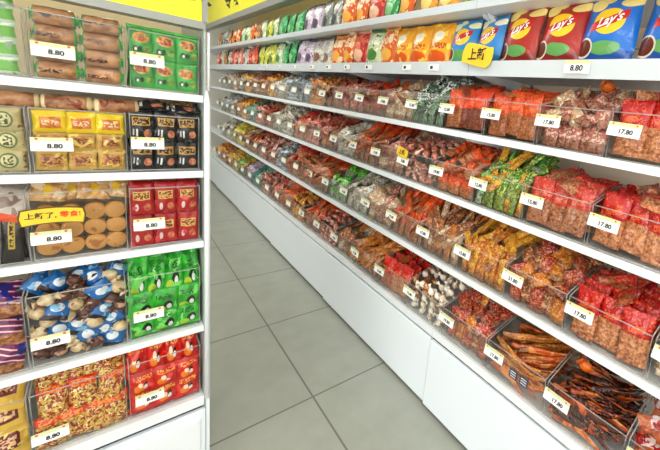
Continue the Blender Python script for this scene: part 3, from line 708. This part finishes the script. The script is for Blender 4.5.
# price tags clipped on the crisps shelf edge
for y, lab in ((.505, 'white price tag on the edge of the crisps shelf, under the bags'),):
    o = MB().box(-.038, .038, -.0015, .0015, -.018, .018, 0).box(-.038, .038, -.002, -.0015, .009, .018, 1).build('price_tag_card', [M['card'], M['strip']])
    o.location = (FX - .006, y, 1.466); o.rotation_euler = (0, 0, R(-90)); tag(o, lab, 'price tag')
    text_obj('price_text', '8.80', .022, M['black'], o, (0, -.002, -.004), .0006)
for k, y in enumerate([1.12, 1.3, 1.62, 1.84, 2.07, 2.3, 2.6, 2.9, 3.2]):
    o = MB().box(-.03, .03, -.0015, .0015, -.012, .012, 0).box(-.02, -.004, -.002, -.0015, -.006, .006, 1).build('edge_label', [M['card'], M['black']])
    o.location = (FX - .003, y, 1.463); o.rotation_euler = (0, 0, R(-90)); tag(o, 'small label on the second shelf edge, %s of the row' % ordw[k], 'label', 'labels on the second shelf edge')
# thin black cable down the back boards
def cable(pts, label):
    mb = MB(); P = []
    for i in range(len(pts) - 1):
        for k in range(6): P.append(Vector(pts[i]).lerp(Vector(pts[i + 1]), k / 6))
    P.append(Vector(pts[-1])); mb.tube(P, .003, 6); tag(mb.build('cable', M['cable']), label, 'cable')
cable([(1.385, .93, 1.455), (1.375, .90, 1.42), (1.38, .885, 1.38), (1.392, .90, 1.34), (1.39, .905, 1.23)], 'thin black cable hanging on the back board above orange packets')
cable([(1.385, .955, 1.455), (1.38, .93, 1.41), (1.378, .905, 1.38)], 'short black cable branch beside the hanging cable under crisps shelf')

# ------------------------------------------------------------------ left-hand rack (front plane y = LY, runs along x)
LY = 1.15; LX0, LX1 = -.47, .196
LZ = [1.253, 1.045, .835, .560, .310]
rk = empty('display_rack', ((LX0 + LX1) / 2, LY, 0)); tag(rk, 'white metal end rack with five shelves in the left foreground', 'rack')
cx = (LX0 + LX1) / 2
MB().box(LX0 - cx, LX1 - cx, .36, .378, .02, 1.47).build('back_panel', M['back'], rk)
sp = MB().box(LX1 - cx, LX1 - cx + .004, .0, .378, .02, 1.50).build('side_panel', M['post'], rk)
MB().box(LX0 - cx - .004, LX0 - cx, .0, .378, .02, 1.50).build('side_panel', M['post'], rk)
# rounded white edge trim running up the right side
MB().tube([(LX1 - cx + .008, .001, .30), (LX1 - cx + .008, .001, 1.235), (LX1 - cx + .006, .004, 1.27)], [.0075, .0075, .004], 10).build('edge_trim', M['white'], rk)
MB().tube([(LX1 - cx + .011, .0, 1.27), (LX1 - cx + .011, .0, 1.42)], .0028, 8).build('edge_trim', M['white'], rk)
MB().box(LX1 - cx + .0045, LX1 - cx + .014, .0, .37, .02, .299).build('side_panel', M['panel'], rk)
for k, z in enumerate(LZ):
    s = MB().box(LX0 - cx + .001, LX1 - cx - .001, .004, .358, z - .014, z - .001).build('shelf', M['white'], rk)
    bevel(MB().box(LX0 - cx + .001, LX1 - cx - .001, 0, .0036, z - .033 if k == 4 else z - .016, z + .003).build('shelf_edge', M['white'], s), .0012)
MB().box(LX0 - cx + .001, LX1 - cx - .001, .012, .03, .02, .274).build('base_recess', M['gap'], rk)
dp = bevel(MB().box(LX0 - cx + .002, LX1 - cx + .002, -.004, .0115, .02, .264).build('base_panel', M['panel'], rk), .002)
bevel(MB().box(LX0 - cx + .012, LX1 - cx - .012, -.008, -.0041, .03, .235).build('panel_face', M['white'], dp), .002)
# header of the left rack
hl = empty('header_sign', (cx, LY, 0)); tag(hl, 'yellow header sign above the left rack', 'sign')
hl_p = MB().box(LX0 - cx, LX1 - cx - .004, .0, .05, 1.4445, 1.72).build('sign_panel', M['yellow'], hl)
MB().box(LX0 - cx, LX1 - cx - .0005, -.005, .055, 1.426, 1.444).build('silver_frame', M['steel'], hl)
MB().box(LX1 - cx - .0035, LX1 - cx + .008, -.004, .05, 1.4445, 1.72).build('corner_post', M['steel'], hl)
o = text_obj('sign_text', '零食', .10, M['black'], hl, (.125 - cx, -.0022, 1.523), .0005)

DIVL = [-.110, -.118, -.130, -.149, -.160]; DIVM = [.043, .038, .032, .023, .014]
rowl = ['top shelf', 'second shelf', 'middle shelf', 'fourth shelf', 'lowest shelf']
lcont = [['white and green packets', 'brown wafer rolls', 'green packets'], ['beige emblem packets', 'yellow biscuit packets', 'black and gold packets'], ['orange and dark packets', 'round biscuits', 'red and gold packets'],
         ['purple striped bags', 'blue packets and cream sweets', 'green standing bags'], ['maroon-labelled yellow bags', 'orange-topped patterned bags', 'bright red bags']]
hts = [.138, .145, .165, .19, .18]
for r_ in range(5):
    z = LZ[r_] + .0035; lo = -.30 if r_ else -.28
    edges = [(lo, DIVL[r_] - .006), (DIVL[r_], DIVM[r_] - .002), (DIVM[r_] + .006, .186)]
    for c_, (x0, x1) in enumerate(edges):
        tx = (None, {0: -.0735, 1: -.0865, 2: -.0995, 3: -.1155, 4: -.1305}[r_], {0: .0805, 1: .0765, 2: .0745, 3: .067, 4: .063}[r_])[c_]
        tz = {0: (1.319, 1.328), 1: (1.117, 1.124), 2: (.901, .909), 3: (.639, .646), 4: (.376, .381)}[r_][c_ - 1] if c_ else 0
        xc = (x0 + x1) / 2
        make_tub((xc, LY + .008, z), 0, x1 - x0, .30, hts[r_], hts[r_] + .01, 'clear tub of %s, %s of left rack' % (lcont[r_][c_], rowl[r_]), '8.80' if c_ else None,
                 ((tx - xc) if tx is not None else 0, -.012, tz - z), (.064, .030), 'clear tubs on the left rack', tilt=0)

def place(mb_key, builder, mat, name, label, group, cat, loc, eul=(0, 0, 0)):
    k = (mb_key, mat)
    if k not in _mc: _mc[k] = builder().mesh(name, M[mat])
    o = link(bpy.data.objects.new(name, _mc[k])); o.location = loc; o.rotation_euler = eul; tag(o, label, cat, group); return o
def grid(r_, c_, nx, nz, mat, name, word, cat, sizes, x0, x1, depth=.016, layers=2, zs=None, jit=.06, seal=.09, t=.02, crump=.3, lean=-4, mats=None, yb=.012):
    w_, h_ = sizes; z0 = LZ[r_] + .0065
    for L in range(layers):
        for j in range(nz):
            for i in range(nx):
                x = x0 + (x1 - x0) * (i + .5) / nx
                zz = z0 + (zs[j] if zs else h_ * .5 + j * h_ * .9)
                mt = mats[j] if mats else mat
                sd = rng.randrange(3)
                lab = '%s, %s of left rack' % (word, rowl[r_])
                place('g%d%s%.3f%.3f%d' % (r_, c_, w_, h_, sd), lambda: pillow(w_, h_, t, sd + 5, 9, 11, crump, seal), mt, name, lab, word + 's ' + rowl[r_], cat,
                      (x + rng.uniform(-.002, .002), LY + .008 + yb + t / 2 + L * (t + .004) + (j % 2) * .002, zz), (R(lean) + rng.uniform(-jit, jit), rng.uniform(-jit, jit), rng.uniform(-jit, jit) * 1.5))
# top shelf
for j in range(5):
    place('wg', lambda: pillow(.10, .036, .022, 5, 10, 6, .25, .05), 'pk_whitegreen', 'wrapped_bar', 'white and green wrapped bar in left tub, top shelf of left rack', 'white and green wrapped bars', 'snack bar', (DIVL[0] - .066, LY + .03, LZ[0] + .024 + j * .034), (0, 0, 0))
for j in range(4):
    for i in range(2):
        for L in range(2):
            place('roll%d' % ((i + j) % 2), lambda: roll(.064, .0188, (i + j) % 2), 'wafer', 'wafer_roll', 'brown wafer roll with green film ends, top shelf of left rack', 'brown wafer rolls on the top shelf', 'wafer roll',
                  (DIVL[0] + .039 + i * .073, LY + .032 + L * .036, LZ[0] + .0245 + j * .0375), (rng.uniform(-.3, .3), rng.uniform(-.03, .03), 0))
grid(0, 'c', 3, 2, 'pk_green', 'snack_packet', 'green packet with brown oval picture', 'snack packet', (.050, .076), DIVM[0] + .006, .186, zs=[.037, .110])
# second shelf
grid(1, 'a', 1, 3, 'pk_emblem', 'snack_packet', 'beige packet with round emblem', 'snack packet', (.05, .05), DIVL[1] - .062, DIVL[1] - .010, zs=[.024, .068, .113])
grid(1, 'b', 3, 3, 'pk_beige', 'biscuit_packet', 'yellow and brown biscuit packet', 'biscuit packet', (.052, .049), DIVL[1] + .004, DIVM[1] - .006, zs=[.024, .068, .113], mats=['pk_beige', 'pk_beige', 'pk_yellow'], layers=2)
for i in range(4):
    place('rt%d' % (i % 2), lambda: roll(.082, .0175, i % 2), 'wafer_top', 'wafer_roll', 'pale tan wafer roll lying on top, second shelf of left rack', 'tan wafer rolls lying on the second shelf', 'wafer roll', (DIVL[1] - .11 + i * .0835, LY + .045, LZ[1] + .162), (rng.uniform(-.3, .3), R(rng.uniform(-3, 3)), R(rng.uniform(-6, 6))))
grid(1, 'c', 3, 2, 'pk_black', 'snack_packet', 'black packet with gold text plate', 'snack packet', (.048, .078), DIVM[1] + .006, .186, zs=[.037, .111], crump=.45)
for i in range(2):
    place('bk%d' % i, lambda: pillow(.085, .05, .02, 9 + i, 10, 7, .7, .08), 'pk_black', 'snack_packet', 'crumpled black packet lying on top, second shelf of left rack', 'crumpled black packets on top', 'snack packet', (DIVM[1] + .045 + i * .068, LY + .06, LZ[1] + .168), (R(-65), R(rng.uniform(-10, 10)), 0))
# middle shelf
grid(2, 'a', 1, 1, 'pk_chocolate', 'chocolate_bar', 'dark bar pack with yellow plate', 'snack bar', (.032, .11), DIVL[2] - .05, DIVL[2] - .012, zs=[.052], t=.018)
grid(2, 'a2', 2, 1, 'pk_chocolate', 'chocolate_bar', 'dark bar pack with yellow plate', 'snack bar', (.032, .11), DIVL[2] - .12, DIVL[2] - .052, zs=[.052], t=.018, layers=1)
for i in range(3):
    place('cw%d' % (i % 2), lambda: pillow(.07, .075, .02, 12 + i, 10, 9, .6, .08), 'pk_clearwhite', 'snack_packet', 'whitish packet with orange foot, middle shelf of left rack', 'whitish packets on the middle shelf', 'snack packet', (DIVL[2] - .035 - i * .05, LY + .04, LZ[2] + .14), (R(-25), R(rng.uniform(-20, 20)), 0))
def biscuit_pair():
    mb = MB()
    for k in range(3):
        n = 18; prof = [(.0, .0), (.0185, 0), (.021, .002), (.021, .0045), (.0185, .0065), (0, .0065)]
        vs = []; 
        for (rr, y) in prof:
            for a in range(n): vs.append((rr * math.cos(2 * math.pi * a / n), y + k * .0075, rr * math.sin(2 * math.pi * a / n)))
        fs = [(i * n + a, i * n + (a + 1) % n, (i + 1) * n + (a + 1) % n, (i + 1) * n + a) for i in range(5) for a in range(n)]
        mb.add(vs, fs, 0, None, True)
    return mb
for j in range(3):
    for i in range(4):
        o = place('bis', biscuit_pair, 'biscuit', 'round_biscuit', 'stack of round golden biscuits in clear wrap, middle shelf of left rack', 'wrapped round biscuits on the middle shelf', 'biscuit', (DIVL[2] + .023 + i * .0385 + (.002 if i > 1 else 0), LY + .030, LZ[2] + .029 + j * .041), (rng.uniform(-.12, .05), 0, rng.uniform(-.1, .1)))
        if i % 2 == 0 and j < 3:
            k = ('bwrap',)
            if k not in _mc:
                _mc[k] = pillow(.082, .044, .034, 4, 12, 8, .12, .04).mesh('film_wrap', M['clear'])
            f_ = link(bpy.data.objects.new('film_wrap', _mc[k])); f_.parent = o; f_.location = (.0195, .010, 0)
for i in range(4):
    place('bw%d' % (i % 3), lambda: pillow(.062, .05, .02, 20 + i, 9, 7, .8, .1), 'biscuit_wrap', 'biscuit_packet', 'crinkled tan biscuit packet with yellow print, middle shelf of left rack', 'crinkled biscuit packets on the middle shelf', 'biscuit packet', (DIVL[2] + .028 + i * .038, LY + .045 + (i % 2) * .01, LZ[2] + .163), (R(-35), R(rng.uniform(-25, 25)), R(rng.uniform(-10, 10))))
grid(2, 'c', 3, 2, 'pk_red', 'snack_packet', 'red packet with gold text plate', 'snack packet', (.050, .087), DIVM[2] + .006, .186, zs=[.042, .127], crump=.4)
# fourth shelf
for j in range(3):
    for i in range(2):
        place('pp%d' % j, lambda: pillow(.08, .085, .03, 30 + j, 9, 10, .5, .08), 'pk_purple', 'snack_bag', 'purple and red striped bag in left tub, fourth shelf of left rack', 'purple striped bags', 'snack bag', (DIVL[3] - .05 - i * .075, LY + .04 + j * .012, LZ[3] + .045 + j * .065), (R(-12 - j * 12), R(rng.uniform(-14, 14)), R(rng.uniform(-8, 8))))
x0, x1 = DIVL[3] + .012, DIVM[3] - .014
for j in range(7):
    for i in range(5):
        kind = rng.choice(['blue', 'cream', 'cream', 'brown', 'cream', 'cream', 'brown']) if not (j < 3 and i > 2) else rng.choice(['blue', 'brown', 'cream', 'blue'])
        if j == 6 and i < 2: kind = 'blue'
        x = x0 + (x1 - x0) * (i + .5 * (j % 2)) / 4.5; zz = LZ[3] + .022 + j * .029; yy = LY + .034 + rng.uniform(0, .012) + (0.02 if j > 5 else 0)
        if kind == 'blue':
            place('pb%d' % (i % 3), lambda: pillow(.050, .052, .016, 40 + i % 3, 7, 8, .7, .1), 'pk_blue', 'snack_packet', 'small blue packet with white spot, fourth shelf of left rack', 'small blue packets on the fourth shelf', 'snack packet', (x, yy, zz), (R(rng.uniform(-40, 10)), R(rng.uniform(-60, 60)), R(rng.uniform(-20, 20))))
        else:
            place('wb%d' % (i % 3), lambda: wrapped_ball(.0158, i % 3), 'ball_' + kind, 'wrapped_sweet', '%s ball sweet in clear wrap, fourth shelf of left rack' % kind, '%s ball sweets on the fourth shelf' % kind, 'sweet', (x, yy, zz), (R(rng.uniform(-60, 60)), R(rng.uniform(-60, 60)), R(rng.uniform(-60, 60))))
for i in range(5):
    place('pb%d' % (i % 3), lambda: pillow(.050, .052, .016, 40 + i % 3, 7, 8, .7, .1), 'pk_blue', 'snack_packet', 'small blue packet with white spot, fourth shelf of left rack', 'small blue packets on the fourth shelf', 'snack packet', (x0 + (x1 - x0) * i / 4, LY + .075, LZ[3] + .2 - (i % 2) * .012), (R(-60), R(rng.uniform(-60, 60)), R(rng.uniform(-20, 20))))
grid(3, 'c', 4, 1, 'pk_grass', 'snack_bag', 'tall green bag with black and white figure', 'snack bag', (.046, .118), DIVM[3] + .008, .186, zs=[.168], t=.03, crump=.6, lean=-12, yb=.03, jit=.08)
grid(3, 'd', 3, 2, 'pk_grass', 'snack_bag', 'lower green bag with black and white figure', 'snack bag', (.062, .075), DIVM[3] + .008, .184, zs=[.036, .092], t=.024, crump=.4, layers=1)
# lowest shelf
for j in range(3):
    place('mr%d' % j, lambda: pillow(.085, .095, .03, 50 + j, 10, 10, .4, .08), 'pk_maroon', 'snack_bag', 'yellow bag with maroon label in left tub, lowest shelf of left rack', 'maroon-labelled yellow bags', 'snack bag', (DIVL[4] - .052, LY + .045 + j * .01, LZ[4] + .048 + j * .068), (R(-10 - 8 * j), R(rng.uniform(-8, 8)), 0))
x0, x1 = DIVL[4] + .006, DIVM[4] - .004
for j, (n, zz, y_, ln) in enumerate([(4, .050, .035, -4), (3, .120, .05, -14), (4, .182, .085, -32)]):
    for i in range(n):
        place('ms%d' % ((i + j) % 3), lambda: pillow(.056, .094, .03, 60 + (i + j) % 3, 9, 11, .5, .08), 'pk_mesh', 'snack_bag', 'patterned yellow bag with orange top, lowest shelf of left rack', 'patterned orange-topped bags', 'snack bag',
              (x0 + (x1 - x0) * (i + .5) / n, LY + y_, LZ[4] + zz + rng.uniform(-.004, .004)), (R(ln) + rng.uniform(-.1, .1), R(rng.uniform(-9, 14)), R(rng.uniform(-10, 10))))
grid(4, 'c', 4, 1, 'pk_redman', 'snack_bag', 'tall bright red bag with orange figure', 'snack bag', (.046, .112), DIVM[4] + .006, .186, zs=[.165], t=.03, crump=.6, lean=-10, yb=.028, jit=.08)
grid(4, 'd', 3, 2, 'pk_redman', 'snack_bag', 'lower bright red bag with orange figure', 'snack bag', (.064, .075), DIVM[4] + .008, .184, zs=[.036, .092], t=.024, crump=.4, layers=1)

# yellow shelf-talker on the middle shelf tub
st = empty('promo_sticker', (-.093, LY - .022, .957)); tag(st, 'yellow promo sticker with black and orange lettering on the biscuit tub', 'promo sticker')
def plaque(w_, h_, y0, y1, notch=.010, sag=.010):
    n = 12; top = []; bot = []
    for k in range(n + 1):
        u = k / n * 2 - 1; top.append((u * w_ / 2 * .94, h_ / 2 + sag * (1 - u * u) * .5 - sag * .25)); bot.append((u * w_ / 2 * .94, -h_ / 2 + sag * (1 - u * u) * .5 - sag * .25))
    pts = [(-w_ / 2, -.002)] + top + [(w_ / 2, 0)] + bot[::-1]; m = len(pts); mb = MB()
    mb.add([(x, y0, z) for x, z in pts] + [(x, y1, z) for x, z in pts], [tuple(range(m))[::-1], tuple(range(m, 2 * m))] + [(i, (i + 1) % m, m + (i + 1) % m, m + i) for i in range(m)])
    return mb
plaque(.105, .038, 0, .002).build('dark_rim', M['stickeredge'], st)
plaque(.099, .033, -.001, -.0001).build('yellow_face', M['sticker'], st)
text_obj('black_lettering', '上新了,', .0150, M['black'], st, (-.0185, -.0014, .002), .0003)
text_obj('orange_lettering', '零食!', .0150, M['redtext'], st, (.0270, -.0014, .002), .0003)
bpy.context.view_layer.update()
